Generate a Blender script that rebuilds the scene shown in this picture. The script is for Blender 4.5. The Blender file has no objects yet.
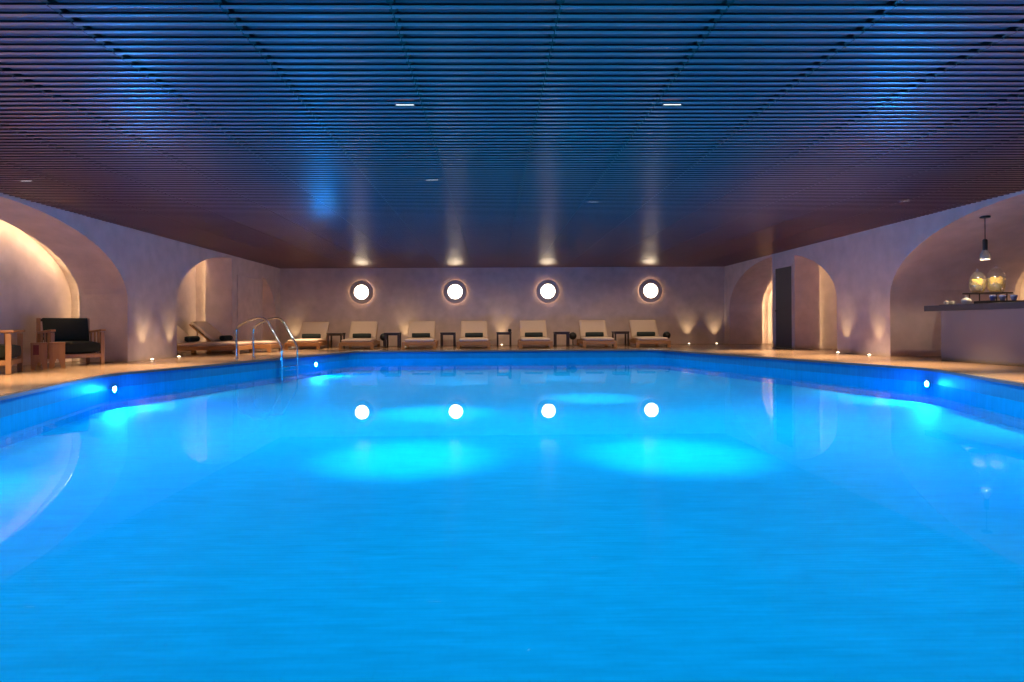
import bpy, bmesh, math, random
from mathutils import Vector, Matrix
random.seed(7)
PI = math.pi
SC = bpy.context.scene
COL = SC.collection

# ------------------------------------------------------------------ tuning
P_POOL = 640.0    # ceiling downlights over the pool (W)
P_DECK = 1050.0     # ceiling downlights over the deck, some added as fill (W)
E_COVE = 10.0     # arch LED strips
P_UP = 24.0       # floor uplights
E_PORT = 14.0      # porthole discs
E_HALO = 11.0     # halo ring behind the portholes
E_LENS = 6500.0    # underwater lamps
P_PEND = 34.0
P_WIDE = 530.0   # added wide fill floods over the pool
P_ROW = 125.0    # added fill downlights over the lounger row

# ------------------------------------------------------------------ room numbers (metres, z = 0 is the deck, camera over the origin)
XL, XR, YB, YF, ZC = -7.08, 7.89, 20.9, -3.5, 2.6
ZTOP = 2.95
ZW, ZFLOOR = -0.205, -0.50


# ------------------------------------------------------------------ materials
def new_mat(name):
    m = bpy.data.materials.new(name)
    m.use_nodes = True
    nt = m.node_tree
    nt.nodes.clear()
    return m, nt, nt.nodes, nt.links


def principled(name, col, rough=0.5, metal=0.0, spec=0.5, noise=None, noise_scale=8.0, bump=0.0, bump_scale=40.0, stretch=None, coat=0.0, spec_tint=None):
    """Plain procedural surface: base colour varied by noise, optional bump."""
    m, nt, N, L = new_mat(name)
    out = N.new('ShaderNodeOutputMaterial')
    b = N.new('ShaderNodeBsdfPrincipled')
    L.new(b.outputs[0], out.inputs[0])
    b.inputs['Roughness'].default_value = rough
    b.inputs['Metallic'].default_value = metal
    b.inputs['Specular IOR Level'].default_value = spec
    b.inputs['Coat Weight'].default_value = coat
    if spec_tint:
        b.inputs['Specular Tint'].default_value = (*spec_tint, 1)
    tc = N.new('ShaderNodeTexCoord')
    src = tc.outputs['Object']
    if stretch:
        mp = N.new('ShaderNodeMapping')
        mp.inputs['Scale'].default_value = stretch
        L.new(src, mp.inputs[0])
        src = mp.outputs[0]
    n = N.new('ShaderNodeTexNoise')
    n.inputs['Scale'].default_value = noise_scale
    n.inputs['Detail'].default_value = 5
    L.new(src, n.inputs['Vector'])
    mx = N.new('ShaderNodeMix')
    mx.data_type = 'RGBA'
    c2 = noise if noise else tuple(c * 0.85 for c in col)
    mx.inputs[6].default_value = (*col, 1)
    mx.inputs[7].default_value = (*c2, 1)
    L.new(n.outputs['Fac'], mx.inputs[0])
    L.new(mx.outputs[2], b.inputs['Base Color'])
    if bump:
        n2 = N.new('ShaderNodeTexNoise')
        n2.inputs['Scale'].default_value = bump_scale
        n2.inputs['Detail'].default_value = 4
        L.new(src, n2.inputs['Vector'])
        bp = N.new('ShaderNodeBump')
        bp.inputs['Strength'].default_value = bump
        bp.inputs['Distance'].default_value = 0.01
        L.new(n2.outputs['Fac'], bp.inputs['Height'])
        L.new(bp.outputs[0], b.inputs['Normal'])
    return m


def emitter(name, col, strength):
    m, nt, N, L = new_mat(name)
    out = N.new('ShaderNodeOutputMaterial')
    e = N.new('ShaderNodeEmission')
    e.inputs[0].default_value = (*col, 1)
    e.inputs[1].default_value = strength
    L.new(e.outputs[0], out.inputs[0])
    return m


def clear_surface(name, tint, ior, rough=0.0, ripple=0.0, ripple_scale=3.0, grazing=1.0, haze=0.0):
    """Thin clear surface (water, glass): tinted see-through with a Fresnel mirror on top."""
    m, nt, N, L = new_mat(name)
    out = N.new('ShaderNodeOutputMaterial')
    mix = N.new('ShaderNodeMixShader')
    t = N.new('ShaderNodeBsdfTransparent')
    t.inputs[0].default_value = (*tint, 1)
    g = N.new('ShaderNodeBsdfGlossy')
    g.inputs['Roughness'].default_value = rough
    fr = N.new('ShaderNodeLayerWeight')
    fr.inputs['Blend'].default_value = 0.5
    pw = N.new('ShaderNodeMath')
    pw.operation = 'POWER'
    pw.inputs[1].default_value = 5.0
    ma = N.new('ShaderNodeMath')
    ma.operation = 'MULTIPLY_ADD'
    f0 = ((ior - 1) / (ior + 1)) ** 2
    ma.inputs[1].default_value = (1 - f0) * grazing
    ma.inputs[2].default_value = f0
    L.new(fr.outputs['Facing'], pw.inputs[0])
    L.new(pw.outputs[0], ma.inputs[0])
    L.new(ma.outputs[0], mix.inputs[0])
    L.new(t.outputs[0], mix.inputs[1])
    L.new(g.outputs[0], mix.inputs[2])
    if haze:
        df = N.new('ShaderNodeBsdfDiffuse')
        df.inputs[0].default_value = (*tint, 1)
        m2 = N.new('ShaderNodeMixShader')
        m2.inputs[0].default_value = haze
        L.new(mix.outputs[0], m2.inputs[1])
        L.new(df.outputs[0], m2.inputs[2])
        L.new(m2.outputs[0], out.inputs[0])
    else:
        L.new(mix.outputs[0], out.inputs[0])
    if ripple:
        tc = N.new('ShaderNodeTexCoord')
        n = N.new('ShaderNodeTexNoise')
        n.inputs['Scale'].default_value = ripple_scale
        n.inputs['Detail'].default_value = 2
        L.new(tc.outputs['Object'], n.inputs['Vector'])
        bp = N.new('ShaderNodeBump')
        bp.inputs['Strength'].default_value = ripple
        bp.inputs['Distance'].default_value = 0.01
        L.new(n.outputs['Fac'], bp.inputs['Height'])
        L.new(bp.outputs[0], g.inputs['Normal'])
        L.new(bp.outputs[0], fr.inputs['Normal'])
    return m


def tiled(name, c1, c2, mortar, w, h, rough, mort=0.01, bump=0.2, spec=0.5):
    m, nt, N, L = new_mat(name)
    out = N.new('ShaderNodeOutputMaterial')
    b = N.new('ShaderNodeBsdfPrincipled')
    L.new(b.outputs[0], out.inputs[0])
    b.inputs['Roughness'].default_value = rough
    b.inputs['Specular IOR Level'].default_value = spec
    tc = N.new('ShaderNodeTexCoord')
    br = N.new('ShaderNodeTexBrick')
    br.inputs['Color1'].default_value = (*c1, 1)
    br.inputs['Color2'].default_value = (*c2, 1)
    br.inputs['Mortar'].default_value = (*mortar, 1)
    br.inputs['Scale'].default_value = 1.0
    br.inputs['Brick Width'].default_value = w
    br.inputs['Row Height'].default_value = h
    br.inputs['Mortar Size'].default_value = mort
    L.new(tc.outputs['Object'], br.inputs['Vector'])
    n = N.new('ShaderNodeTexNoise')
    n.inputs['Scale'].default_value = 3.0
    n.inputs['Detail'].default_value = 6
    mp = N.new('ShaderNodeMapping')
    mp.inputs['Scale'].default_value = (1, 6, 1)
    L.new(tc.outputs['Object'], mp.inputs[0])
    L.new(mp.outputs[0], n.inputs['Vector'])
    mx = N.new('ShaderNodeMix')
    mx.data_type = 'RGBA'
    mx.blend_type = 'MULTIPLY'
    mx.inputs[0].default_value = 0.5
    L.new(br.outputs['Color'], mx.inputs[6])
    L.new(n.outputs['Color'], mx.inputs[7])
    hs = N.new('ShaderNodeHueSaturation')
    hs.inputs['Saturation'].default_value = 0.0
    L.new(n.outputs['Color'], hs.inputs['Color'])
    L.new(hs.outputs[0], mx.inputs[7])
    L.new(mx.outputs[2], b.inputs['Base Color'])
    if bump:
        bp = N.new('ShaderNodeBump')
        bp.inputs['Strength'].default_value = bump
        bp.inputs['Distance'].default_value = 0.003
        bp.invert = True
        L.new(br.outputs['Fac'], bp.inputs['Height'])
        L.new(bp.outputs[0], b.inputs['Normal'])
    return m


M = {}
M['stucco'] = principled('stucco', (0.72, 0.585, 0.56), 0.85, noise=(0.44, 0.35, 0.335), noise_scale=3.5, bump=0.35, bump_scale=22)
M['counter_front'] = principled('counter_front', (0.36, 0.31, 0.28), 0.7, noise=(0.32, 0.27, 0.25), noise_scale=3)
M['slat'] = principled('slat', (0.27, 0.13, 0.155), 0.30, spec=1.0, noise=(0.20, 0.095, 0.115), noise_scale=1.5, spec_tint=(1.0, 0.80, 0.62))
M['slat_side_shade'] = principled('slat_side_shade', (0.035, 0.02, 0.022), 0.5)  # side faces coloured dark, standing in for shade between the slats
M['backing'] = principled('backing', (0.19, 0.088, 0.115), 0.45, spec=0.6, noise=(0.15, 0.063, 0.10), noise_scale=1.5, spec_tint=(1.0, 0.80, 0.62))
M['plenum'] = principled('plenum', (0.02, 0.018, 0.018), 0.9)
M['deck'] = tiled('deck', (0.40, 0.255, 0.150), (0.33, 0.205, 0.12), (0.08, 0.05, 0.035), 1.2, 0.2, 0.24, mort=0.004)
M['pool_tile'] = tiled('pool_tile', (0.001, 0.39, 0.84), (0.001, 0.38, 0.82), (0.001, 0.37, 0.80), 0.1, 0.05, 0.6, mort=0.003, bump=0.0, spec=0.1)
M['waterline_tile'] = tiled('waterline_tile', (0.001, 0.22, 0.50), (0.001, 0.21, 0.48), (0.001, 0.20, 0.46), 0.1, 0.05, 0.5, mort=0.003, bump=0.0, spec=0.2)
M['coping'] = principled('coping', (0.10, 0.075, 0.055), 0.35)
M['water'] = clear_surface('water', (0.30, 0.95, 1.0), 1.33, 0.0, ripple=0.0015, ripple_scale=2.0, grazing=0.31)
M['glass'] = clear_surface('glass', (0.97, 0.97, 0.96), 1.8, 0.12, haze=0.03)
M['shade_glass'] = clear_surface('shade_glass', (0.80, 0.80, 0.79), 2.6, 0.2, haze=0.25)
M['drink'] = clear_surface('drink', (0.95, 0.86, 0.58), 1.2, haze=0.22)
M['steel'] = principled('steel', (0.72, 0.72, 0.72), 0.15, metal=1.0)
M['wood'] = principled('wood', (0.48, 0.235, 0.085), 0.45, noise=(0.32, 0.145, 0.05), noise_scale=3, stretch=(12, 1.5, 12))
M['pale_wood'] = principled('pale_wood', (0.48, 0.25, 0.11), 0.5, noise=(0.30, 0.145, 0.06), noise_scale=3, stretch=(10, 10, 1.2))
M['stool_wood'] = principled('stool_wood', (0.42, 0.205, 0.085), 0.5, noise=(0.26, 0.115, 0.045), noise_scale=3, stretch=(10, 10, 1.2))
M['dark_wood'] = principled('dark_wood', (0.035, 0.018, 0.012), 0.4, noise=(0.022, 0.012, 0.008), noise_scale=4)
M['cream_fabric'] = principled('cream_fabric', (0.60, 0.47, 0.37), 0.9, noise=(0.54, 0.42, 0.33), noise_scale=20, bump=0.15, bump_scale=150)
M['dark_fabric'] = principled('dark_fabric', (0.012, 0.018, 0.012), 0.9, noise=(0.02, 0.026, 0.016), noise_scale=12, bump=0.2, bump_scale=120)
M['towel'] = principled('towel', (0.022, 0.035, 0.032), 0.95, noise=(0.015, 0.022, 0.02), noise_scale=40, bump=0.5, bump_scale=200)
M['black'] = principled('black', (0.008, 0.008, 0.009), 0.45)
M['ring'] = principled('ring', (0.52, 0.43, 0.42), 0.6, noise=(0.46, 0.38, 0.37), noise_scale=12)
M['white'] = principled('white', (0.72, 0.68, 0.62), 0.35)
M['blue_glaze'] = principled('blue_glaze', (0.12, 0.15, 0.38), 0.25)
M['lemon'] = principled('lemon', (0.90, 0.62, 0.03), 0.5, noise=(0.95, 0.75, 0.12), noise_scale=25)
M['worktop'] = principled('worktop', (0.085, 0.070, 0.085), 0.4, noise=(0.06, 0.05, 0.06), noise_scale=6)
M['red'] = principled('red', (0.16, 0.012, 0.012), 0.5)
M['door_dark'] = principled('door_dark', (0.060, 0.048, 0.058), 0.6)
M['porthole'] = emitter('porthole', (1.0, 0.80, 0.56), E_PORT)
M['halo'] = emitter('halo', (1.0, 0.66, 0.36), E_HALO)
M['cove'] = emitter('cove', (1.0, 0.74, 0.38), E_COVE)
M['cove_crown'] = emitter('cove_crown', (1.0, 0.76, 0.40), E_COVE * 2.8)
M['cove_bright'] = emitter('cove_bright', (1.0, 0.74, 0.38), E_COVE * 2.4)
M['cove_soft'] = emitter('cove_soft', (1.0, 0.74, 0.38), E_COVE * 0.9)
M['lens_warm'] = emitter('lens_warm', (1.0, 0.78, 0.5), 5.0)
M['lens_white'] = emitter('lens_white', (0.95, 0.98, 1.0), 2.2)
M['lens_dim'] = emitter('lens_dim', (0.95, 0.98, 1.0), 0.06)  # near-dark lens of the added ceiling lamps
M['lens_pool'] = emitter('lens_pool', (0.01, 0.27, 1.0), E_LENS)
M['bulb'] = emitter('bulb', (1.0, 0.8, 0.55), 0.25)


# ------------------------------------------------------------------ mesh building
class MB:
    def __init__(s):
        s.bm = bmesh.new()

    def _merge(s, bm2, mat=None):
        if mat is not None:
            bmesh.ops.transform(bm2, matrix=mat, verts=bm2.verts)
        me = bpy.data.meshes.new('tmp')
        bm2.to_mesh(me)
        s.bm.from_mesh(me)
        bpy.data.meshes.remove(me)
        bm2.free()
        return s

    def box(s, x0, x1, y0, y1, z0, z1, bev=0.0, mat=None, seg=2):
        b = bmesh.new()
        bmesh.ops.create_cube(b, size=1)
        bmesh.ops.scale(b, vec=(x1 - x0, y1 - y0, z1 - z0), verts=b.verts)
        bmesh.ops.translate(b, vec=((x0 + x1) / 2, (y0 + y1) / 2, (z0 + z1) / 2), verts=b.verts)
        if bev:
            bmesh.ops.bevel(b, geom=b.edges[:], offset=bev, segments=seg, affect='EDGES', profile=0.5)
        return s._merge(b, mat)

    def cushion(s, sx, sy, sz, puff=0.18, mat=None, n=12):
        """A stuffed pad: rounded at the edges and fuller in the middle."""
        b = bmesh.new()
        bmesh.ops.create_cube(b, size=2)
        bmesh.ops.subdivide_edges(b, edges=b.edges[:], cuts=n, use_grid_fill=True)
        for v in b.verts:
            x, y, z = v.co
            def sq(a):
                return math.copysign(min(1, abs(a)) ** 0.8, a)
            fx, fy = (1 - abs(x) ** 6), (1 - abs(y) ** 6)
            th = (1 - puff) + puff * (1 - x * x) * (1 - y * y)
            edge = 0.72 + 0.28 * min(fx, 1) * min(fy, 1)
            rx = 1 - 0.03 * z * z
            v.co = (x * rx * sx / 2, y * rx * sy / 2, z * th * edge * sz / 2)
        return s._merge(b, mat)

    def cyl(s, p0, p1, r0, r1=None, n=20, caps=True):
        p0, p1 = Vector(p0), Vector(p1)
        d = p1 - p0
        b = bmesh.new()
        bmesh.ops.create_cone(b, cap_ends=caps, segments=n, radius1=r0, radius2=r0 if r1 is None else r1, depth=d.length)
        q = Vector((0, 0, 1)).rotation_difference(d.normalized()).to_matrix().to_4x4()
        return s._merge(b, Matrix.Translation((p0 + p1) / 2) @ q)

    def lathe(s, prof, n=32, mat=None, cap=False):
        """Revolve (r, z) points about the z axis."""
        b = bmesh.new()
        rings = []
        for r, z in prof:
            if r < 1e-6:
                rings.append([b.verts.new((0, 0, z))])
            else:
                rings.append([b.verts.new((r * math.cos(2 * PI * i / n), r * math.sin(2 * PI * i / n), z)) for i in range(n)])
        for a, c in zip(rings, rings[1:]):
            for i in range(n):
                j = (i + 1) % n
                if len(a) == 1 and len(c) == 1:
                    continue
                if len(a) == 1:
                    b.faces.new((a[0], c[j], c[i]))
                elif len(c) == 1:
                    b.faces.new((a[i], a[j], c[0]))
                else:
                    b.faces.new((a[i], a[j], c[j], c[i]))
        bmesh.ops.recalc_face_normals(b, faces=b.faces)
        return s._merge(b, mat)

    def sweep(s, pts, r, n=12):
        """A round tube along a polyline."""
        pts = [Vector(p) for p in pts]
        b = bmesh.new()
        rings = []
        up = Vector((0.3, 0.9, 0.1)).normalized()
        prev = None
        for i, p in enumerate(pts):
            t = (pts[min(i + 1, len(pts) - 1)] - pts[max(i - 1, 0)]).normalized()
            if prev is None:
                a = up - t * up.dot(t)
            else:
                a = prev - t * prev.dot(t)
            a.normalize()
            prev = a
            c = t.cross(a)
            rings.append([b.verts.new(p + r * (math.cos(2 * PI * k / n) * a + math.sin(2 * PI * k / n) * c)) for k in range(n)])
        for u, v in zip(rings, rings[1:]):
            for k in range(n):
                b.faces.new((u[k], u[(k + 1) % n], v[(k + 1) % n], v[k]))
        b.faces.new(rings[0][::-1])
        b.faces.new(rings[-1])
        bmesh.ops.recalc_face_normals(b, faces=b.faces)
        return s._merge(b)

    def prism(s, poly, t, mat=None):
        """Extrude a polygon given in (x, z) through thickness t along y (centred)."""
        b = bmesh.new()
        f = [b.verts.new((x, -t / 2, z)) for x, z in poly]
        k = [b.verts.new((x, t / 2, z)) for x, z in poly]
        n = len(poly)
        b.faces.new(f)
        b.faces.new(k[::-1])
        for i in range(n):
            b.faces.new((f[i], k[i], k[(i + 1) % n], f[(i + 1) % n]))
        bmesh.ops.recalc_face_normals(b, faces=b.faces)
        bmesh.ops.triangulate(b, faces=[q for q in b.faces if len(q.verts) > 4])
        return s._merge(b, mat)

    def quad(s, *ps):
        s.bm.faces.new([s.bm.verts.new(p) for p in ps])
        return s

    def build(s, name, mat, parent=None, smooth=False, loc=None, rz=0.0):
        me = bpy.data.meshes.new(name)
        if smooth:
            for f in s.bm.faces:
                f.smooth = True
        s.bm.to_mesh(me)
        s.bm.free()
        o = bpy.data.objects.new(name, me)
        COL.objects.link(o)
        me.materials.append(M[mat] if isinstance(mat, str) else mat)
        if smooth == 'auto':
            me.set_sharp_from_angle(angle=math.radians(35))
        if parent:
            o.parent = parent
        if loc is not None:
            o.location = loc
            o.rotation_euler = (0, 0, rz)
        return o


def tag(o, label, cat, group=None):
    o['label'] = label
    o['category'] = cat
    if group:
        o['group'] = group
    return o


def thing(name, label, cat, loc=(0, 0, 0), rz=0.0, group=None):
    o = bpy.data.objects.new(name, None)
    o.empty_display_size = 0.1
    COL.objects.link(o)
    o.location = loc
    o.rotation_euler = (0, 0, rz)
    return tag(o, label, cat, group)


def struct(o):
    o['kind'] = 'structure'
    return o


def dup(root, loc, rz, label, kids=True):
    r = root.copy()
    COL.objects.link(r)
    r.location = loc
    r.rotation_euler = (0, 0, rz)
    r['label'] = label
    def rec(src, dst):
        for ch in list(src.children):
            c = ch.copy()
            COL.objects.link(c)
            c.parent = dst
            rec(ch, c)
    rec(root, r)
    return r


def spot(parent, loc, direction, power, col, angle, blend=0.6, size=0.03, name='lamp'):
    l = bpy.data.lights.new(name, 'SPOT')
    l.energy = power
    l.color = col
    l.spot_size = math.radians(angle)
    l.spot_blend = blend
    l.shadow_soft_size = size
    o = bpy.data.objects.new(name, l)
    COL.objects.link(o)
    o.parent = parent
    o.location = loc
    o.rotation_euler = Vector(direction).to_track_quat('-Z', 'Y').to_euler()
    return o


# ------------------------------------------------------------------ pool outline
def fillet(pts, radii, n=10):
    out = []
    m = len(pts)
    for i in range(m):
        p, a, c = Vector(pts[i]), Vector(pts[i - 1]), Vector(pts[(i + 1) % m])
        u, v = (a - p).normalized(), (c - p).normalized()
        ang = u.angle(v)
        d = radii[i] / math.tan(ang / 2)
        s, e = p + u * d, p + v * d
        ctr = p + (u + v).normalized() * (radii[i] / math.sin(ang / 2))
        a0 = math.atan2(s.y - ctr.y, s.x - ctr.x)
        a1 = math.atan2(e.y - ctr.y, e.x - ctr.x)
        da = (a1 - a0 + PI) % (2 * PI) - PI
        for k in range(n + 1):
            t = a0 + da * k / n
            out.append((ctr.x + radii[i] * math.cos(t), ctr.y + radii[i] * math.sin(t)))
    return out


CORN = [(-3.4, 0.85), (-5.47, 8.85), (-3.62, 16.42), (4.36, 16.36), (6.33, 8.85), (4.2, 0.85)]
OUT = fillet(CORN, [0.5, 1.6, 0.5, 0.7, 1.2, 0.5])


def offset_outline(d):
    cx, cy = 0.4, 8.8
    res = []
    n = len(OUT)
    for i in range(n):
        a, c = Vector(OUT[i - 1]), Vector(OUT[(i + 1) % n])
        t = (c - a).normalized()
        nrm = Vector((t.y, -t.x))
        p = Vector(OUT[i])
        if nrm.dot(p - Vector((cx, cy))) < 0:
            nrm = -nrm
        res.append((p.x + nrm.x * d, p.y + nrm.y * d))
    return res


def ring_fill(mb, outer, inner, z):
    b = bmesh.new()
    es = []
    for loop in (outer, inner):
        vs = [b.verts.new((x, y, z)) for x, y in loop]
        es += [b.edges.new((vs[i], vs[(i + 1) % len(vs)])) for i in range(len(vs))]
    bmesh.ops.triangle_fill(b, use_beauty=True, edges=es)
    for f in b.faces:
        if f.normal.z < 0:
            f.normal_flip()
    mb._merge(b)


def wall_strip(mb, loop, z0, z1):
    n = len(loop)
    for i in range(n):
        a, c = loop[i], loop[(i + 1) % n]
        mb.quad((*a, z0), (*c, z0), (*c, z1), (*a, z1))


# ------------------------------------------------------------------ setting
def build_shell():
    # deck with the pool opening
    mb = MB()
    ring_fill(mb, [(-9.2, YF), (11.4, YF), (11.4, YB), (-9.2, YB)], offset_outline(0.05), 0.0)
    struct(mb.build('floor', 'deck'))
    # dark coping round the rim
    mb = MB()
    o2, i2 = offset_outline(0.06), offset_outline(-0.03)
    n = len(OUT)
    for i in range(n):
        j = (i + 1) % n
        mb.quad((*o2[i], 0.006), (*o2[j], 0.006), (*i2[j], 0.006), (*i2[i], 0.006))
    wall_strip(mb, i2, -0.03, 0.006)
    wall_strip(mb, o2, -0.02, 0.006)
    for i in range(n):
        j = (i + 1) % n
        mb.quad((*OUT[i], -0.03), (*OUT[j], -0.03), (*i2[j], -0.03), (*i2[i], -0.03))
    struct(mb.build('trim_1', 'coping'))
    # basin
    mb = MB()
    wall_strip(mb, OUT, ZFLOOR, ZW)
    mb.bm.faces.new([mb.bm.verts.new((x, y, ZFLOOR)) for x, y in OUT])
    struct(mb.build('pool_shell', 'pool_tile'))
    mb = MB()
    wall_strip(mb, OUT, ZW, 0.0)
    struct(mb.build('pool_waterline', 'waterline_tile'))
    # water
    mb = MB()
    mb.bm.faces.new([mb.bm.verts.new((x, y, ZW)) for x, y in offset_outline(-0.001)])
    w = mb.build('water', 'water')
    for f in w.data.polygons:
        if f.normal.z < 0:
            w.data.flip_normals()
            break
    struct(w)

    def arch(yc, a, spring, rise, n=40):
        """Profile from the near foot over the crown to the far foot, as (y, z)."""
        p = [(yc - a, 0.0), (yc - a, spring)]
        for k in range(1, n):
            t = PI - PI * k / n
            p.append((yc + a * math.cos(t), spring + rise * math.sin(t)))
        p += [(yc + a, spring), (yc + a, 0.0)]
        return p

    def grow(prof, yc, d, spring):
        q = []
        for y, z in prof:
            v = Vector((y - yc, max(0, z - spring)))
            if z <= spring:
                q.append((y + math.copysign(d, y - yc), z))
            else:
                v.normalize()
                q.append((y + v.x * d, z + v.y * d))
        return q

    def side_wall(name, xw, sgn, arches, piers):
        """One long wall with arched niches; sgn points away from the pool."""
        mb = MB()
        edges = [YF]
        for (yc, a, *_r) in arches:
            edges += [yc - a, yc + a]
        edges.append(YB)
        for y0, y1 in zip(edges[::2], edges[1::2]):
            mb.quad((xw, y0, 0), (xw, y1, 0), (xw, y1, ZTOP), (xw, y0, ZTOP))
        for (yc, a, spring, rise, depth, gap) in arches:
            p = arch(yc, a, spring, rise)
            xi = xw + sgn * depth
            xb = xi + sgn * gap
            g = grow(p, yc, 0.3, spring)
            for (y0, z0), (y1, z1) in zip(p, p[1:]):
                if abs(y1 - y0) > 1e-6:
                    mb.quad((xw, y0, z0), (xw, y1, z1), (xw, y1, ZTOP), (xw, y0, ZTOP))
                mb.quad((xw, y0, z0), (xw, y1, z1), (xi, y1, z1), (xi, y0, z0))
            for k in range(len(p) - 1):
                mb.quad((xi, *p[k]), (xi, *p[k + 1]), (xi, *g[k + 1]), (xi, *g[k]))
                mb.quad((xi, *g[k]), (xi, *g[k + 1]), (xb, *g[k + 1]), (xb, *g[k]))
                if abs(g[k][0] - g[k + 1][0]) > 1e-6:
                    mb.quad((xb, g[k][0], 0), (xb, g[k + 1][0], 0), (xb, *g[k + 1]), (xb, *g[k]))
        for (y0, y1, yc, a, spring, rise, depth) in piers:
            xi = xw + sgn * (depth)
            xb = xi + sgn * (0.36 if sgn < 0 else 0.74)
            mb.quad((xi, y0 + 0.2, 0), (xb, y0 + 0.2, 0), (xb, y0 + 0.2, spring + rise + 0.3), (xi, y0 + 0.2, spring + rise + 0.3))
            n = 14
            def top(y):
                return spring + rise * math.sqrt(max(0, 1 - ((y - yc) / a) ** 2)) + 0.002
            ys = [y0 + (y1 - y0) * k / n for k in range(n + 1)]
            for u, v in zip(ys, ys[1:]):
                mb.quad((xw, u, 0), (xw, v, 0), (xw, v, top(v)), (xw, u, top(u)))
                mb.quad((xi, u, 0), (xi, v, 0), (xi, v, top(v)), (xi, u, top(u)))
            for y in (y0, y1):
                mb.quad((xw, y, 0), (xi, y, 0), (xi, y, top(y)), (xw, y, top(y)))
        bmesh.ops.remove_doubles(mb.bm, verts=mb.bm.verts, dist=1e-5)
        return struct(mb.build(name, 'stucco'))

    BIG = (8.70, 3.46, 1.2, 1.38)
    SM = (17.23, 3.18, 1.2, 1.35)
    side_wall('wall_left', XL, -1, [(*BIG, 0.92, 0.36), (*SM, 0.72, 0.36)], [(17.03, 19.29, *SM, 0.72)])
    side_wall('wall_right', XR, 1, [(*BIG, 2.5, 0.36), (*SM, 1.08, 0.32)], [(16.02, 17.30, *SM, 0.66)])
    # LED strips tucked behind the rear edge of each arch
    k = 2
    for xw, sgn, (yc, a, spring, rise), depth, e in ((XL, -1, BIG, 0.92, 1), (XL, -1, SM, 0.72, 1), (XR, 1, BIG, 2.5, 1), (XR, 1, SM, 1.08, 1)):
        q = grow(arch(yc, a, spring, rise), yc, 0.23, spring)
        q = [q[0], (q[0][0], 0.6)] + q[1:-1] + [(q[-1][0], 0.6), q[-1]]
        mb = MB()
        x = xw + sgn * (depth + (0.13 if a > 3.4 else 0.05))
        cut = 1.75 if a > 3.4 else 9.0
        lo = [p for p in q if p[1] < cut]
        near = [p for p in lo if p[0] < yc]
        far = [p for p in lo if p[0] >= yc]
        for run in ((near, far) if a > 3.4 else (q,)):
            mb.sweep([(x, y, max(z, 0.01)) for y, z in run], 0.012, 6)
        struct(mb.build('trim_%d' % k, 'cove' if a > 3.4 else 'cove_bright'))
        k += 1
        if a > 3.4:
            mb = MB()
            x = xw + sgn * (depth + 0.135)
            mb.sweep([(x, y, z) for y, z in q if z >= cut], 0.012, 6)
            struct(mb.build('trim_%d' % k, 'cove_crown'))
            k += 1
    for xw, sgn, y0, depth, zt in ((XL, -1, 17.03, 0.72, 2.5), (XR, 1, 16.02, 0.66, 2.4)):
        x = xw + sgn * (depth + 0.03)
        mb = MB()
        mb.sweep([(x, y0 + 0.12, 0.01), (x, y0 + 0.12, zt)], 0.01, 6)
        struct(mb.build('trim_%d' % k, 'cove_soft'))
        k += 1
    # end walls
    mb = MB()
    mb.quad((XL, YB, 0), (XR, YB, 0), (XR, YB, ZTOP), (XL, YB, ZTOP))
    struct(mb.build('wall_back', 'stucco'))
    mb = MB()
    mb.quad((XL, YF, 0), (XR, YF, 0), (XR, YF, ZTOP), (XL, YF, ZTOP))
    struct(mb.build('wall_front', 'stucco'))
    # ceiling: dark void above, slats below, butted at regular joints
    mb = MB()
    zb = ZC + 0.050
    mb.box(XL + 0.004, XR - 0.004, YF + 0.004, YB - 0.004, zb, zb + 0.02)
    struct(mb.build('ceiling_backing', 'backing'))
    mb = MB()
    mb.quad((XL, YF, ZTOP), (XR, YF, ZTOP), (XR, YB, ZTOP), (XL, YB, ZTOP))
    struct(mb.build('ceiling_void', 'plenum'))
    mb = MB()
    xs = [0.43 + 1.03 * k for k in range(-7, 8)]
    cuts = [XL + 0.03] + [x for x in xs if XL + 0.2 < x < XR - 0.2] + [XR - 0.03]
    y = 3.786 - 0.1081 * 66
    bm = mb.bm
    w2, ch, h = 0.021, 0.003, 0.017
    while y < YB - 0.06:
        for x0, x1 in zip(cuts, cuts[1:]):
            g = 0.005
            sec = [(-w2, ZC + h), (-w2, ZC + ch)] + [(w2 * 0.86 * q, ZC + 0.0026 * q * q) for q in (-1, -0.6, -0.2, 0.2, 0.6, 1)] + [(w2, ZC + ch), (w2, ZC + h)]
            A = [bm.verts.new((x0 + g, y + u, z)) for u, z in sec]
            B = [bm.verts.new((x1 - g, y + u, z)) for u, z in sec]
            for i in range(len(sec)):
                j = (i + 1) % len(sec)
                f = bm.faces.new((A[i], A[j], B[j], B[i]))
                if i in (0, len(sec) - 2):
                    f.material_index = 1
            bm.faces.new(A)
            bm.faces.new(B[::-1])
        y += 0.1081
    bmesh.ops.recalc_face_normals(bm, faces=bm.faces)
    mc = MB()
    # carriers the slats hang from, above each joint
    for x in cuts[1:-1]:
        mc.box(x - 0.022, x + 0.022, YF + 0.02, YB - 0.02, ZC + h - 0.004, ZC + 0.0495)
    struct(mc.build('ceiling_carriers', 'black'))
    o = struct(mb.build('ceiling', 'slat', None, True))
    o.data.materials.append(M['slat_side_shade'])
    o.data.set_sharp_from_angle(angle=math.radians(28))
    # doors set in the two piers
    d = thing('door_1', '', '', (XR - 0.004, 0, 0))
    for k in ('label', 'category'):
        del d[k]
    struct(d)
    MB().box(0, 0.03, 16.16, 17.08, 0.01, 2.18, 0.003).build('door_leaf', 'door_dark', d)
    fr = MB()
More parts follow.
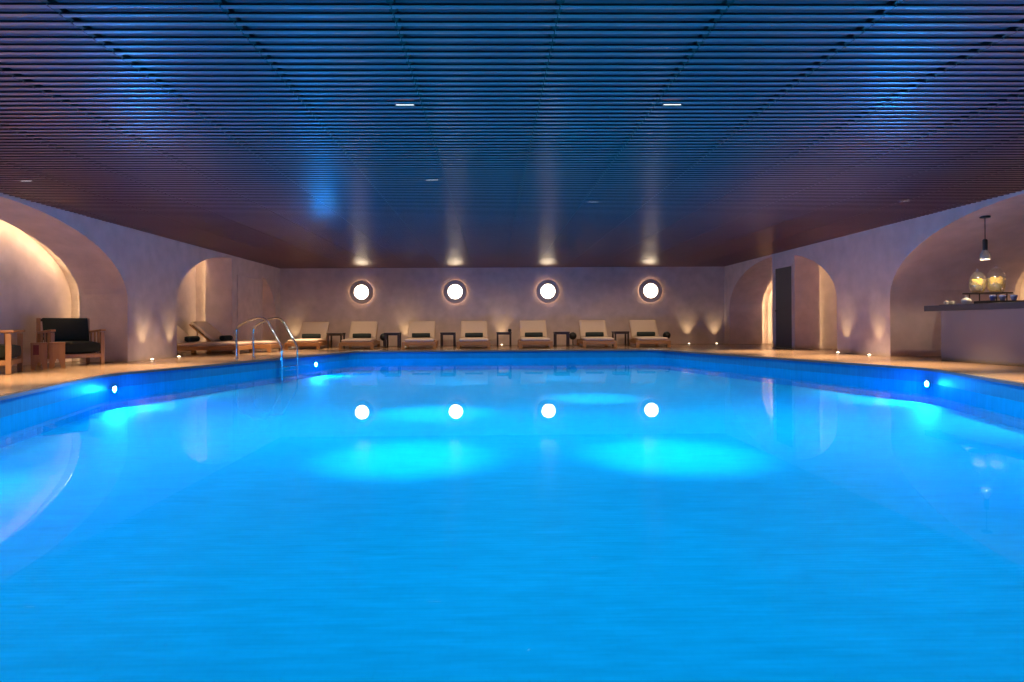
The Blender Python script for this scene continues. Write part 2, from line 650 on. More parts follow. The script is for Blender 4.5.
    fr.box(-0.012, 0.03, 16.11, 16.155, 0.0, 2.235, 0.003).box(-0.012, 0.03, 17.085, 17.13, 0, 2.235, 0.003).box(-0.012, 0.03, 16.155, 17.085, 2.185, 2.235, 0.003)
    fr.build('door_frame', 'stucco', d)
    hd = MB()
    hd.cyl((0.0, 17.02, 1.02), (-0.045, 17.02, 1.02), 0.02).sweep([(-0.045, 17.02, 1.02), (-0.05, 16.97, 1.02), (-0.05, 16.90, 1.02)], 0.011)
    hd.build('door_handle', 'black', d, 'auto')
    d2 = thing('door_2', '', '', (XL + 0.004, 0, 0))
    for k in ('label', 'category'):
        del d2[k]
    struct(d2)
    MB().box(-0.02, 0.004, 17.40, 19.14, 0.01, 2.08, 0.002).build('door_leaf', 'stucco', d2)
    fr = MB()
    fr.box(-0.02, 0.02, 17.355, 17.395, 0, 2.125, 0.003).box(-0.02, 0.02, 19.145, 19.185, 0, 2.125, 0.003).box(-0.02, 0.02, 17.395, 19.145, 2.085, 2.125, 0.003)
    fr.build('door_frame', 'stucco', d2)


# ------------------------------------------------------------------ furniture
def make_lounger(label, cat, loc, rz, group):
    """Local: foot end at y = 0, head towards +y."""
    t = thing('sun_lounger', label, cat, loc, rz, group)
    f = MB()
    W = 0.45
    for sx in (-1, 1):
        f.box(sx * W - 0.022, sx * W + 0.022, 0.0, 2.06, 0.10, 0.20, 0.006)
    f.box(-W + 0.022, W - 0.022, 0.0, 0.045, 0.10, 0.20, 0.006).box(-W + 0.022, W - 0.022, 2.015, 2.06, 0.10, 0.20, 0.006)
    for k in range(13):
        f.box(-W + 0.022, W - 0.022, 0.10 + k * 0.11, 0.17 + k * 0.11, 0.165, 0.185)
    f.build('frame', 'wood', t)
    for sx in (-1, 1):
        for yy in (0.04, 1.98):
            MB().box(sx * (W - 0.005) - 0.045, sx * (W - 0.005) + 0.045, yy - 0.045, yy + 0.045, 0.0, 0.198, 0.008).build('leg', 'wood', t)
    mb = MB()
    mb.cushion(0.84, 1.46, 0.115, 0.12, Matrix.Translation((0, 0.76, 0.243)))
    mb.build('seat_mattress', 'cream_fabric', t, True)
    tilt = math.radians(41)
    R = Matrix.Translation((0, 1.47, 0.235)) @ Matrix.Rotation(tilt, 4, 'X')
    mb = MB()
    mb.cushion(0.84, 0.80, 0.115, 0.12, R @ Matrix.Translation((0, 0.40, 0.045)))
    mb.build('backrest_mattress', 'cream_fabric', t, True)
    b = MB()
    for sx in (-1, 1):
        b.box(sx * 0.40 - 0.02, sx * 0.40 + 0.02, 0.0, 0.80, -0.05, -0.015, 0.004, R)
    for k in range(7):
        b.box(-0.38, 0.38, 0.03 + k * 0.11, 0.10 + k * 0.11, -0.04, -0.02, 0, R)
    b.build('backrest_frame', 'wood', t)
    for sx in (-0.33, 0.33):
        a = R @ Vector((sx, 0.55, -0.05))
        MB().cyl(a, (sx, 1.98, 0.19), 0.014).build('backrest_prop', 'wood', t)
    return t


def make_towel(label, loc, rz, group):
    t = MB()
    prof = [(0.0, -0.262), (0.018, -0.262), (0.022, -0.275), (0.034, -0.275), (0.038, -0.263), (0.050, -0.264), (0.055, -0.276), (0.064, -0.270),
            (0.068, -0.25), (0.070, 0.0), (0.068, 0.25), (0.064, 0.270), (0.055, 0.276), (0.050, 0.264), (0.038, 0.263), (0.034, 0.275), (0.022, 0.275), (0.018, 0.262), (0.0, 0.262)]
    t.lathe(prof, 28, Matrix.Rotation(PI / 2, 4, 'Y'))
    t.box(-0.26, 0.26, -0.004, 0.05, 0.063, 0.0715, 0.003, Matrix.Rotation(-0.5, 4, 'X'))
    o = t.build('rolled_towel', 'towel', None, 'auto', loc, rz)
    return tag(o, label, 'towel', group)


def make_side_table(label, loc, group):
    t = thing('side_table', label, 'table', loc, 0, group)
    MB().box(-0.23, 0.23, -0.23, 0.23, 0.425, 0.46, 0.005).build('tabletop', 'dark_wood', t)
    a = MB()
    for s in (-1, 1):
        a.box(-0.17, 0.17, s * 0.19 - 0.012, s * 0.19 + 0.012, 0.38, 0.425).box(s * 0.19 - 0.012, s * 0.19 + 0.012, -0.17, 0.17, 0.38, 0.425)
    a.build('apron', 'dark_wood', t)
    for sx in (-1, 1):
        for sy in (-1, 1):
            MB().box(sx * 0.195 - 0.025, sx * 0.195 + 0.025, sy * 0.195 - 0.025, sy * 0.195 + 0.025, 0, 0.425, 0.004).build('leg', 'dark_wood', t)
    return t


def make_ball(label, loc, group):
    t = thing('ball_ornament', label, 'ornament', loc, 0, group)
    b = MB()
    pr = [(0.12 * math.sin(PI * k / 20), 0.32 - 0.12 * math.cos(PI * k / 20)) for k in range(21)]
    b.lathe(pr, 28)
    b.build('ball', 'black', t, True)
    b = MB()
    b.lathe([(0.0, 0.0), (0.10, 0.0), (0.10, 0.015), (0.02, 0.03), (0.016, 0.2), (0.016, 0.205)], 24)
    b.build('stand', 'dark_wood', t, 'auto')
    return t


def make_armchair(label, loc, rz, group):
    """Local: front towards -y, front legs at y = -0.34."""
    t = thing('armchair', label, 'armchair', loc, rz, group)
    W = 0.385
    for sx in (-1, 1):
        MB().box(sx * W - 0.03, sx * W + 0.03, -0.37, -0.305, 0, 0.585, 0.006).build('leg', 'pale_wood', t)
        MB().box(sx * W - 0.025, sx * W + 0.025, 0.29, 0.35, 0, 0.84, 0.006).build('leg', 'pale_wood', t)
        m = Matrix.Translation((sx * W, 0, 0.60)) @ Matrix.Rotation(math.radians(-3), 4, 'X')
        MB().box(-0.04, 0.04, -0.40, 0.30, -0.018, 0.018, 0.008, m).build('armrest', 'pale_wood', t)
        for k in range(3):
            y = -0.17 + k * 0.16
            MB().box(sx * W - 0.012, sx * W + 0.012, y - 0.025, y + 0.025, 0.20, 0.59, 0.003).build('side_slat', 'pale_wood', t)
    f = MB()
    for sx in (-1, 1):
        f.box(sx * W - 0.02, sx * W + 0.02, -0.305, 0.29, 0.13, 0.20, 0.004)
    f.box(-W + 0.03, W - 0.03, -0.36, -0.32, 0.13, 0.20, 0.004).box(-W + 0.03, W - 0.03, 0.30, 0.34, 0.13, 0.20, 0.004)
    for k in range(5):
        f.box(-W + 0.02, W - 0.02, -0.28 + k * 0.12, -0.22 + k * 0.12, 0.175, 0.195)
    f.build('seat_frame', 'pale_wood', t)
    b = MB()
    b.box(-W + 0.025, W - 0.025, 0.30, 0.33, 0.78, 0.83, 0.004).box(-W + 0.025, W - 0.025, 0.30, 0.33, 0.45, 0.50, 0.004)
    for k in range(5):
        x = -0.24 + k * 0.12
        b.box(x - 0.02, x + 0.02, 0.305, 0.325, 0.5, 0.78)
    b.build('back_frame', 'dark_wood', t)
    m = MB()
    m.cushion(0.70, 0.66, 0.23, 0.05, Matrix.Translation((0, -0.03, 0.315)))
    m.build('seat_cushion', 'dark_fabric', t, True)
    m = MB()
    m.cushion(0.70, 0.44, 0.17, 0.25, Matrix.Translation((0, 0.20, 0.625)) @ Matrix.Rotation(math.radians(78), 4, 'X'))
    m.build('back_cushion', 'dark_fabric', t, True)
    return t


def make_stool(label, loc, rz, panel, group):
    t = thing('carved_stool', label, 'stool', loc, rz, group)
    h, w = 0.40, 0.106
    poly = [(-w, 0), (-w * 0.55, 0), (0, 0.20), (w * 0.55, 0), (w, 0), (w * 0.93, h), (-w * 0.93, h)]
    for k in range(4):
        m = Matrix.Rotation(PI / 2 * k, 4, 'Z') @ Matrix.Translation((0, -w + 0.012, 0)) 
        MB().prism(poly, 0.024, m).build('side_panel', 'stool_wood', t)
    MB().box(-w - 0.004, w + 0.004, -w - 0.004, w + 0.004, h, h + 0.028, 0.006).build('top', 'stool_wood', t)
    if panel:
        o = MB().box(-0.075, 0.0, -w - 0.004, -w + 0.002, 0.235, 0.392, 0.002).build('inlay', 'red', t)
        o['label'] = 'dark red inlaid panel'
    return t


def spline(pts, n=8):
    P = [Vector(p) for p in pts]
    P = [2 * P[0] - P[1]] + P + [2 * P[-1] - P[-2]]
    out = []
    for i in range(1, len(P) - 2):
        a, b, c, d = P[i - 1:i + 3]
        for k in range(n):
            t = k / n
            out.append(0.5 * ((2 * b) + (-a + c) * t + (2 * a - 5 * b + 4 * c - d) * t * t + (-a + 3 * b - 3 * c + d) * t ** 3))
    out.append(P[-2])
    return out


def build_ladder():
    # local: x runs from the deck posts out over the water, y along the pool edge
    e = Vector((0.24, 0.97))
    t = thing('pool_ladder', 'polished steel pool ladder with two arched handrails at the left pool edge', 'ladder', (-5.32, 13.0, 0), 0)
    d = Vector((0.97, -0.20, 0)).normalized()
    s = Vector((0.16, 0.50, 0))
    for k in range(2):
        o = s * k
        prof = [(0, 0.0), (0, 0.3), (0, 0.58), (0.04, 0.66), (0.13, 0.73), (0.33, 0.81), (0.50, 0.845), (0.62, 0.835), (0.71, 0.77), (0.86, 0.52), (0.99, 0.31), (1.025, 0.22), (1.03, 0.1), (1.03, -0.2), (1.03, -0.48)]
        pts = [o + d * u + Vector((0, 0, z)) for u, z in prof]
        MB().sweep(spline(pts), 0.021, 14).build('handrail', 'steel', t, True)
        m = MB()
        m.lathe([(0.022, 0.03), (0.03, 0.025), (0.052, 0.012), (0.055, 0.0), (0.0, 0.0)], 24, Matrix.Translation(o))
        m.build('base_flange', 'steel', t, 'auto')
    for z in (-0.17, -0.40):
        a = d * 1.03 + Vector((0, 0, z))
        ang = math.atan2(s.y, s.x)
        m = Matrix.Translation(a + s / 2) @ Matrix.Rotation(ang, 4, 'Z')
        L = s.length / 2 - 0.021
        MB().box(-L, L, -0.045, 0.045, -0.014, 0.014, 0.006, m).build('tread', 'steel', t)


def build_furniture():
    G = 'sun loungers along the back wall'
    # foot x, yaw (deg) of the seven by the back wall, left to right
    spec = [(-5.433, 4.9, 'cream sun lounger nearest the left corner, behind the pool ladder, first of the back-wall row'),
            (-3.89, 4.6, 'cream sun lounger under the first round wall light, second of the back-wall row'),
            (-2.086, 3.9, 'cream sun lounger third along the back wall, just left of the second round wall light'),
            (-0.520, 0.9, 'cream sun lounger in the middle of the back-wall row, fourth of the seven'),
            (1.277, -1.3, 'cream sun lounger fifth along the back wall, right of the table holding a ball'),
            (3.1285, -2.8, 'cream sun lounger second from the right end of the back-wall row'),
            (4.681, -4.8, 'cream sun lounger at the right end of the back-wall row, under the last round light')]
    tl = ['dark rolled towel on the lounger nearest the left back corner',
          'dark rolled towel on the lounger under the first round wall light',
          'dark rolled towel on the third lounger along the back wall',
          'dark rolled towel on the middle lounger of the back-wall row',
          'dark rolled towel on the fifth lounger along the back wall',
          'dark rolled towel on the second lounger from the right end of the back wall',
          'dark rolled towel on the lounger at the right end of the back-wall row']
    first = make_lounger(spec[0][2], 'sun lounger', (spec[0][0], 17.85, 0), math.radians(spec[0][1]), G)
    tow = None
    allsp = [((x, 17.85, 0), math.radians(a), lab, lt) for (x, a, lab), lt in zip(spec, tl)]
    allsp += [((-6.10, 15.50, 0), PI / 2, 'cream sun lounger in the left alcove, the one nearer the poolside pillar', 'dark rolled towel on the alcove lounger nearer the pillar'),
              ((-5.70, 16.53, 0), PI / 2, 'cream sun lounger in the left alcove, beside the flush door behind the ladder', 'dark rolled towel on the alcove lounger beside the flush door')]
    for i, (loc, rz, lab, lt) in enumerate(allsp):
        if i:
            o = dup(first, loc, rz, lab)
            if i > 6:
                o['group'] = 'sun loungers in the left alcove'
        hv = Matrix.Rotation(rz, 3, 'Z') @ Vector((0.0, 1.33, 0.372))
        p = Vector(loc) + hv
        if tow is None:
            tow = make_towel(lt, p, rz, 'rolled towels on the loungers')
        else:
            o = tow.copy()
            COL.objects.link(o)
            o.location = p
            o.rotation_euler = (0, 0, rz)
            o['label'] = lt
    # side tables
    names = ['small dark square table between the first and second loungers from the left',
             'small dark square table between the second and third back-wall loungers',
             'small dark square table between the third and fourth back-wall loungers',
             'small dark square table with a little dark ball on its corner, backlit by an uplight',
             'small dark square table between the fifth and sixth back-wall loungers',
             'small dark square table between the two rightmost loungers']
    xs = [-4.73, -3.01, -1.326, 0.380, 2.14, 3.95]
    t0 = make_side_table(names[0], (xs[0], 18.95, 0), 'side tables between the loungers')
    for x, n in list(zip(xs, names))[1:]:
        dup(t0, (x, 18.95, 0), 0, n)
    b = MB()
    b.lathe([(0, 0), (0.03, 0), (0.05, 0.025), (0.055, 0.055), (0.047, 0.085), (0.028, 0.10), (0.02, 0.098), (0.0, 0.09)], 24)
    tag(b.build('ball_candle_pot', 'black', None, True, (0.555, 18.85, 0.46)), 'little dark ball-shaped pot on the corner of a small table', 'pot')
    bl = make_ball('dark ball on a short stand to the right of the second back-wall lounger', (-3.385, 19.52, 0), 'dark balls beside the loungers')
    dup(bl, (2.56, 19.5, 0), 0, 'dark ball on a short stand to the left of the sixth back-wall lounger')
    dup(bl, (5.53, 19.5, 0), 0, 'dark ball on a short stand to the right of the last back-wall lounger')
    # armchairs and carved stools by the left arch
    ga = 'armchairs by the left arch'
    # chair facing (0.52,-0.85): local -y -> that direction
    a1 = make_armchair('wooden armchair with dark green cushions seen whole beneath the big left arch', (-7.553, 11.23, 0), 0.91, ga)
    dup(a1, (-7.39, 9.16, 0), 2.044, 'wooden armchair with dark cushions cut off by the left edge of the photo')
    gs = 'carved stools between the armchairs'
    make_stool('carved wooden stool with a dark red panel, left of its twin', (-7.275, 10.07, 0), 0.62, True, gs)
    make_stool('plain carved wooden stool in front of the whole armchair', (-7.13, 10.28, 0), 0.60, False, gs)
    build_ladder()


# ------------------------------------------------------------------ bar
def build_bar():
    t = thing('bar_counter', 'long mauve bar counter with dark overhanging worktop inside the right arch', 'counter', (7.86, 5.4, 0))
    MB().box(0.10, 1.20, 0.1, 5.47, 0, 0.87, 0.006).build('counter_body', 'counter_front', t)
    MB().box(0.0, 1.35, 0.0, 5.76, 0.87, 0.97, 0.006).build('worktop', 'worktop', t)
    Z = 0.97
    # riser board carrying the two drink dispensers
    r = thing('riser_board', 'dark raised serving board under the two lemon water dispensers', 'serving board', (8.65, 10.7, Z))
    MB().box(-0.32, 0.34, -0.15, 0.15, 0.19, 0.215, 0.004).build('board', 'dark_wood', r)
    for sx in (-0.22, 0.26):
        for sy in (-0.11, 0.11):
            MB().cyl((sx, sy, 0), (sx, sy, 0.19), 0.009, n=12).build('leg', 'dark_wood', r, True)

    def dispenser(label, x, y, sc):
        d = thing('drink_dispenser', label, 'drink dispenser', (x, y, Z + 0.217), 0, 'lemon water dispensers on the bar')
        o = [(0.0, 0.0), (0.085, 0.0), (0.108, 0.02), (0.125, 0.10), (0.130, 0.19), (0.122, 0.26), (0.098, 0.325), (0.070, 0.352), (0.066, 0.36)]
        q = [(r * sc, z * sc) for r, z in o]
        MB().lathe(q, 36).build('glass_jar', 'glass', d, True)
        lid = [(0.066, 0.358), (0.074, 0.362), (0.072, 0.372), (0.045, 0.385), (0.016, 0.392), (0.012, 0.402), (0.022, 0.415), (0.022, 0.428), (0.010, 0.44), (0.0, 0.442)]
        MB().lathe([(r * sc, z * sc) for r, z in lid], 28).build('lid', 'glass', d, True)
        liq = [(0.0, 0.012), (0.08, 0.012), (0.102, 0.03), (0.118, 0.10), (0.122, 0.19), (0.120, 0.235), (0.0, 0.235)]
        MB().lathe([(r * sc, z * sc) for r, z in liq], 32).build('lemon_water', 'drink', d, True)
        for k in range(14):
            a = 2 * PI * k / 14 * 1.0
            rr = (0.066 if k % 2 else 0.075) * sc
            z = (0.165 + 0.055 * ((k * 5) % 7) / 6) * sc
            m = Matrix.Translation((rr * math.cos(a), rr * math.sin(a), z)) @ Matrix.Rotation(a, 4, 'Z') @ Matrix.Rotation(PI / 2 - 0.2 + 0.5 * random.random(), 4, 'Y')
            s = MB()
            s.lathe([(0, -0.004), (0.036 * sc, -0.004), (0.039 * sc, 0), (0.036 * sc, 0.004), (0, 0.004)], 16, m)
            s.build('lemon_slice', 'lemon', d)
        tp = MB()
        tp.cyl((-0.03, -0.10 * sc, 0.05), (-0.04, -0.155 * sc, 0.05), 0.012).cyl((-0.04, -0.15 * sc, 0.055), (-0.04, -0.15 * sc, 0.02), 0.009).cyl((-0.04, -0.148 * sc, 0.05), (-0.04, -0.148 * sc, 0.085), 0.006)
        tp.build('tap', 'steel', d, 'auto')
    dispenser('rounded glass dispenser of lemon water, the smaller one nearer the pendant', 8.50, 10.72, 0.95)
    dispenser('rounded glass dispenser of lemon water, the taller right-hand one', 8.80, 10.68, 1.08)
    # left tray with cups and a lidded bowl
    tag(MB().box(-0.19, 0.15, -0.1, 0.1, 0, 0.018, 0.004).build('serving_tray', 'dark_wood', None, False, (8.27, 10.98, Z)), 'dark flat tray at the left end of the bar holding white crockery', 'tray')
    gb = 'crockery on the left bar tray'
    def cup(label, x, y, z, mat, r=0.035, h=0.06, group=None, name='cup', handle=True):
        c = thing(name, label, name.replace('_', ' '), (x, y, z), 0, group)
        MB().lathe([(0, 0), (r * 0.6, 0), (r * 0.62, 0.005), (r * 0.95, h * 0.6), (r, h), (r - 0.004, h), (r * 0.9, h * 0.6), (r * 0.5, 0.012), (0, 0.01)], 24).build('bowl' if handle else 'body', mat, c, True)
        if handle:
            MB().sweep(spline([(-r * 0.9, 0, h * 0.8), (-r * 1.5, 0, h * 0.72), (-r * 1.5, 0, h * 0.4), (-r * 0.8, 0, h * 0.3)], 5), 0.005, 8).build('handle', mat, c, True)
        return c
    cup('small white cup nearest the left end of the bar tray', 8.14, 10.97, Z + 0.018, 'white', group=gb)
    cup('small white cup second from the left end of the bar tray', 8.27, 11.0, Z + 0.018, 'white', group=gb)
    s = thing('sugar_bowl', 'white lidded bowl with a knob in front of the dispenser board', 'bowl', (8.09, 10.45, Z))
    MB().lathe([(0, 0), (0.04, 0), (0.06, 0.02), (0.075, 0.055), (0.07, 0.075), (0, 0.075)], 28).build('body', 'white', s, True)
    MB().lathe([(0.073, 0.075), (0.06, 0.095), (0.03, 0.112), (0.012, 0.118), (0.012, 0.128), (0.02, 0.14), (0.014, 0.152), (0, 0.155)], 28).build('lid', 'white', s, True)
    # right tray with glazed tumblers
    tag(MB().box(-0.45, 0.45, -0.15, 0.15, 0, 0.055, 0.006).build('serving_tray', 'black', None, False, (8.62, 10.24, Z)), 'dark raised tray at the right of the bar carrying blue cups', 'tray')
    for k, (x, y) in enumerate(((8.36, 10.22), (8.56, 10.26), (8.70, 10.20))):
        cup(('blue cup at the left end of the dark raised tray', 'blue cup in the middle of the dark raised tray', 'blue cup at the right end of the dark raised tray')[k],
            x, y, Z + 0.055, 'blue_glaze', 0.05, 0.095, 'blue cups on the raised tray', 'cup', False)
    # pendant
    p = thing('pendant_lamp', 'black pendant lamp with a clear glass shade hanging over the bar', 'pendant lamp', (8.26, 10.25, 2.44))
    MB().lathe([(0, -0.03), (0.07, -0.03), (0.075, -0.02), (0.075, 0.0), (0, 0.0)], 28).build('ceiling_rose', 'black', p, 'auto')
    MB().cyl((0, 0, -0.03), (0, 0, -0.39), 0.006, n=10).build('cord', 'black', p, True)
    MB().lathe([(0, -0.38), (0.022, -0.385), (0.036, -0.40), (0.036, -0.56), (0.03, -0.57), (0, -0.57)], 24).build('socket', 'black', p, 'auto')
    MB().lathe([(0.030, -0.555), (0.052, -0.60), (0.070, -0.64), (0.074, -0.72), (0.070, -0.73), (0.066, -0.72), (0.062, -0.64), (0.045, -0.605), (0.026, -0.565)], 28).build('glass_shade', 'shade_glass', p, True)
    MB().lathe([(0, -0.57), (0.012, -0.575), (0.016, -0.60), (0.024, -0.63), (0.022, -0.655), (0, -0.67)], 20).build('bulb', 'bulb', p, True)
    l = bpy.data.lights.new('lamp', 'SPOT')
    l.spot_size = math.radians(165)
    l.spot_blend = 0.4
    l.energy = P_PEND
    l.color = (1, 0.75, 0.45)
    l.shadow_soft_size = 0.008
    o = bpy.data.objects.new('lamp', l)
    COL.objects.link(o)
    o.parent = p
    o.location = (0, 0, -0.70)


# ------------------------------------------------------------------ light fittings
def build_lights():
    # round wall lights
    lab = ['round white wall light in a dark ring, first from the left above the second lounger',
           'round white wall light in a dark ring, second from the left',
           'round white wall light in a dark ring, third from the left',
           'round white wall light in a dark ring, rightmost, above the last lounger']
    R = Matrix.Rotation(PI / 2, 4, 'X')
    t0 = None
    for x, l in zip((-4.34, -1.21, 1.90, 5.36), lab):
        if t0 is None:
            t0 = thing('wall_light', l, 'wall light', (x, YB, 1.80), 0, 'round wall lights on the back wall')
            MB().lathe([(0.238, 0.07), (0.238, 0.135), (0.275, 0.145), (0.375, 0.145), (0.39, 0.13), (0.39, 0.07), (0.238, 0.07)], 64, R).build('ring', 'ring', t0, 'auto')
            MB().lathe([(0.0, 0.125), (0.20, 0.123), (0.238, 0.115)], 48, R).build('diffuser', 'porthole', t0, True)
            MB().lathe([(0.27, 0.045), (0.285, 0.045), (0.285, 0.062), (0.27, 0.062), (0.27, 0.045)], 64, R).build('halo_strip', 'halo', t0, True)
        else:
            dup(t0, (x, YB, 1.80), 0, l)
    # ceiling downlights, with added fill lamps among them
    warm, white = (1.0, 0.70, 0.42), (0.93, 0.97, 1.0)
    g = 'recessed downlights in the slatted ceiling'
    ceil = [(-0.75, 5.36, P_POOL, white, 'small slot downlight in the slats over the pool, left of the two nearest'),
            (1.61, 5.36, P_POOL, white, 'small slot downlight in the slats over the pool, right of the two nearest'),
            (-0.78, 8.26, P_POOL * 0.8, white, 'small slot downlight over the middle of the pool, behind the left nearest one'),
            (1.62, 9.68, P_POOL * 0.8, white, 'small slot downlight over the pool, deepest of the four in the middle'),
            (-0.78, 12.6, P_POOL * 0.3, white, 'small slot downlight over the far part of the pool, left one'),
            (1.62, 13.4, P_POOL * 0.25, white, 'small slot downlight over the far part of the pool, right one'),
            (-6.07, 12.84, P_DECK * 0.45, warm, 'small slot downlight over the left deck by the small arch'),
            (-6.13, 8.25, P_DECK, warm, 'small slot downlight over the left deck near the armchairs'),
            (6.59, 9.68, P_DECK, warm, 'small slot downlight over the right deck in front of the bar'),
            (6.6, 14.6, P_DECK, warm, 'small slot downlight over the right deck by the dark door'),
            (-5.6, 18.0, P_DECK * 0.5, warm, 'small slot downlight over the far left corner of the deck'),
            (-5.9, 10.5, P_DECK, warm, 'added fill downlight hidden in the slats over the left deck by the armchairs'),  # from here to the list end: unseen lamps added to warm the deck
            (-5.4, 15.6, P_DECK * 0.6, warm, 'added fill downlight hidden in the slats over the alcove loungers'),
            (6.7, 12.2, P_DECK, warm, 'added fill downlight hidden in the slats over the right deck by the pillar'),
            (6.5, 6.6, P_DECK, warm, 'added fill downlight hidden in the slats over the right deck at the near end'),
            (-5.9, 5.6, P_DECK, warm, 'added fill downlight hidden in the slats over the left deck at the near end')]
    wide = [(x, y, P_WIDE * (0.52 if y < 3 else (1.05 if y < 10 else 0.52)), white, 'added flood downlight hidden in the slats over the pool') for x in (-3.0, 0.4, 3.8) for y in (2.6, 6.9, 11.0, 14.6)]  # unseen floods added to light the water evenly
    row = [(x, 16.85, P_ROW, warm, 'added fill downlight hidden in the slats over the lounger row') for x in (-5.2, -3.1, -1.1, 0.9, 2.9, 4.9)]  # unseen lamps added to light the loungers and back wall
    for x, y, p, c, l in ceil + wide + row:
        is_fill = 'hidden' in l  # picks out the added fill lamps
        y = 3.786 + 0.1081 * (round((y - 3.786) / 0.1081) + 0.5)
        d = thing('downlight', l, 'ceiling light', (x, y, ZC + 0.006), 0, ('added floods over the pool' if 'flood' in l else 'added lamps over the deck') if is_fill else g)
        fr = MB()
        fr.box(-0.085, 0.085, -0.018, -0.012, -0.004, 0.03).box(-0.085, 0.085, 0.012, 0.018, -0.004, 0.03).box(-0.085, -0.079, -0.012, 0.012, -0.004, 0.03).box(0.079, 0.085, -0.012, 0.012, -0.004, 0.03)
        fr.build('housing', 'black', d)
        MB().box(-0.078, 0.078, -0.011, 0.011, 0.0, 0.01).build('lens', 'lens_dim' if is_fill else 'lens_white', d)
        spot(d, (0, 0, -0.03), (0, 0.8, -0.9) if 'lounger row' in l else (0, 0, -1), p, c, 125 if 'flood' in l else (36 if 'over the' in l and 'pool' in l else (92 if 'lounger row' in l else 66)), 1.0, 0.012 if is_fill else 0.04)
    # floor uplights
    g = 'recessed floor uplights along the walls'
    ups = [(-6.88, 12.66, (-0.1, 0, 1), 'small floor uplight at the left pillar, nearer the big arch'),
           (-6.88, 13.74, (-0.1, 0, 1), 'small floor uplight at the left pillar, nearer the alcove loungers'),
           (7.69, 13.66, (0.1, 0, 1), 'small floor uplight at the right pillar, nearer the door alcove'),
           (7.69, 12.52, (0.1, 0, 1), 'small floor uplight at the right pillar, nearer the bar'),
           (-6.60, 20.70, (0, 0.12, 1), 'small floor uplight in the far left corner of the back wall'),
           (-2.88, 20.70, (0, 0.12, 1), 'small floor uplight at the back wall left of the third lounger'),
           (0.34, 20.70, (0, 0.12, 1), 'small floor uplight at the back wall behind the table with the dark ball'),
           (6.62, 20.70, (0, 0.12, 1), 'small floor uplight at the back wall right of the last lounger'),
           (7.55, 20.70, (0, 0.12, 1), 'small floor uplight in the far right corner of the back wall')]
    for x, y, v, l in ups:
        u = thing('floor_uplight', l, 'floor light', (x, y, 0), 0, g)
        MB().lathe([(0.03, 0.016), (0.045, 0.014), (0.05, 0.0), (0.0, 0.0)], 24).build('trim_ring', 'steel', u, 'auto')
        MB().lathe([(0.03, 0.014), (0.027, 0.026), (0.015, 0.034), (0.0, 0.036)], 20).build('lens', 'lens_warm', u, True)
        spot(u, (0, 0, 0.06), v, P_UP, (1.0, 0.72, 0.36), 64, 1.0, 0.03)
    # underwater lamps in the pool walls
    g = 'underwater lamps in the pool walls'
    cx, cy = 0.4, 8.8
    for x, y, l in ((-5.42, 8.95, 'glowing underwater pool lamp at the left bend of the pool edge'),
                    (-4.07, 14.45, 'glowing underwater pool lamp just right of the steel ladder'),
                    (6.24, 8.85, 'glowing underwater pool lamp at the right bend of the pool edge'),
                    (-4.5, 4.2, 'added underwater pool lamp in the near left pool wall, outside the photo'),  # this and the next are added for more blue light above
                    (5.3, 4.2, 'added underwater pool lamp in the near right pool wall, outside the photo')):
        # the nearest point of the rim and its inward normal
        n = len(OUT)
        i = min(range(n), key=lambda k: (OUT[k][0] - x) ** 2 + (OUT[k][1] - y) ** 2)
        best, bd = None, 9
        for k in range(n):
            a, c = Vector(OUT[k]), Vector(OUT[(k + 1) % n])
            if (c - a).length < 1e-6:
                continue
            s = max(0, min(1, (Vector((x, y)) - a).dot(c - a) / (c - a).length_squared))
            q = a + (c - a) * s
            if (q - Vector((x, y))).length < bd:
                bd = (q - Vector((x, y))).length
                tv = (c - a).normalized()
                nv = Vector((-tv.y, tv.x))
                if nv.dot(Vector((cx, cy)) - q) < 0:
                    nv = -nv
                best = (q, nv)
        q, nv = best
        rz = math.atan2(nv.y, nv.x)
        u = thing('pool_lamp', l, 'pool light', (q.x + nv.x * 0.004, q.y + nv.y * 0.004, ZW - 0.015), rz, g)
        Ry = Matrix.Rotation(PI / 2, 4, 'Y')
        MB().lathe([(0.038, 0.02), (0.058, 0.016), (0.062, 0.0), (0.0, 0.0)], 28, Ry).build('bezel', 'steel', u, 'auto')
        MB().lathe([(0.038, 0.016), (0.03, 0.022), (0.0, 0.024)], 24, Ry).build('lens', 'lens_pool', u, True)


build_shell()
build_furniture()
build_bar()
build_lights()

# ------------------------------------------------------------------ world, camera, view
wd = bpy.data.worlds.new('world')
SC.world = wd
wd.use_nodes = True
wd.node_tree.nodes['Background'].inputs[0].default_value = (0.0, 0.0, 0.0, 1)

cam = bpy.data.cameras.new('camera')
co = bpy.data.objects.new('camera', cam)
COL.objects.link(co)
SC.camera = co
cam.sensor_width = 36.0
cam.lens = 620.0 / 1024 * 36.0
cam.shift_x = (512 - 500.3) / 1024
cam.shift_y = (325.5 - 341) / 1024
cam.clip_start = 0.02
yaw, roll = 0.0142, 0.0059
fw = Vector((math.sin(yaw), math.cos(yaw), 0))
r0 = Vector((math.cos(yaw), -math.sin(yaw), 0))
u0 = Vector((0, 0, 1))
Rr = r0 * math.cos(roll) - u0 * math.sin(roll)
Uu = u0 * math.cos(roll) + r0 * math.sin(roll)
mat = Matrix((Rr, Uu, -fw)).transposed().to_4x4()
mat.translation = (0, 0, 0.66)
co.matrix_world = mat

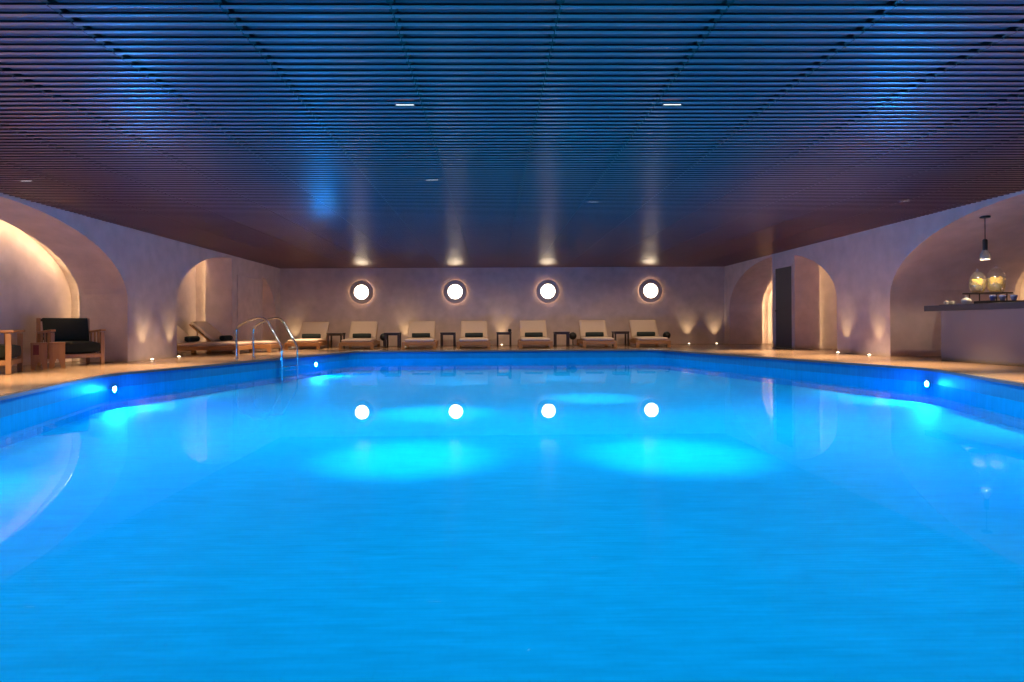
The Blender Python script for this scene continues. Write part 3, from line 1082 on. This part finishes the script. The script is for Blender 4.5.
SC.view_settings.view_transform = 'Standard'
SC.view_settings.look = 'None'
SC.view_settings.gamma = 1
SC.view_settings.exposure = 0.4
SC.view_settings.use_curve_mapping = False
SC.cycles.use_denoising = True
SC.cycles.max_bounces = 10
SC.cycles.diffuse_bounces = 5
SC.cycles.glossy_bounces = 5
SC.cycles.transparent_max_bounces = 16
SC.cycles.sample_clamp_indirect = 6.0
SC.cycles.caustics_reflective = False
SC.cycles.caustics_refractive = False
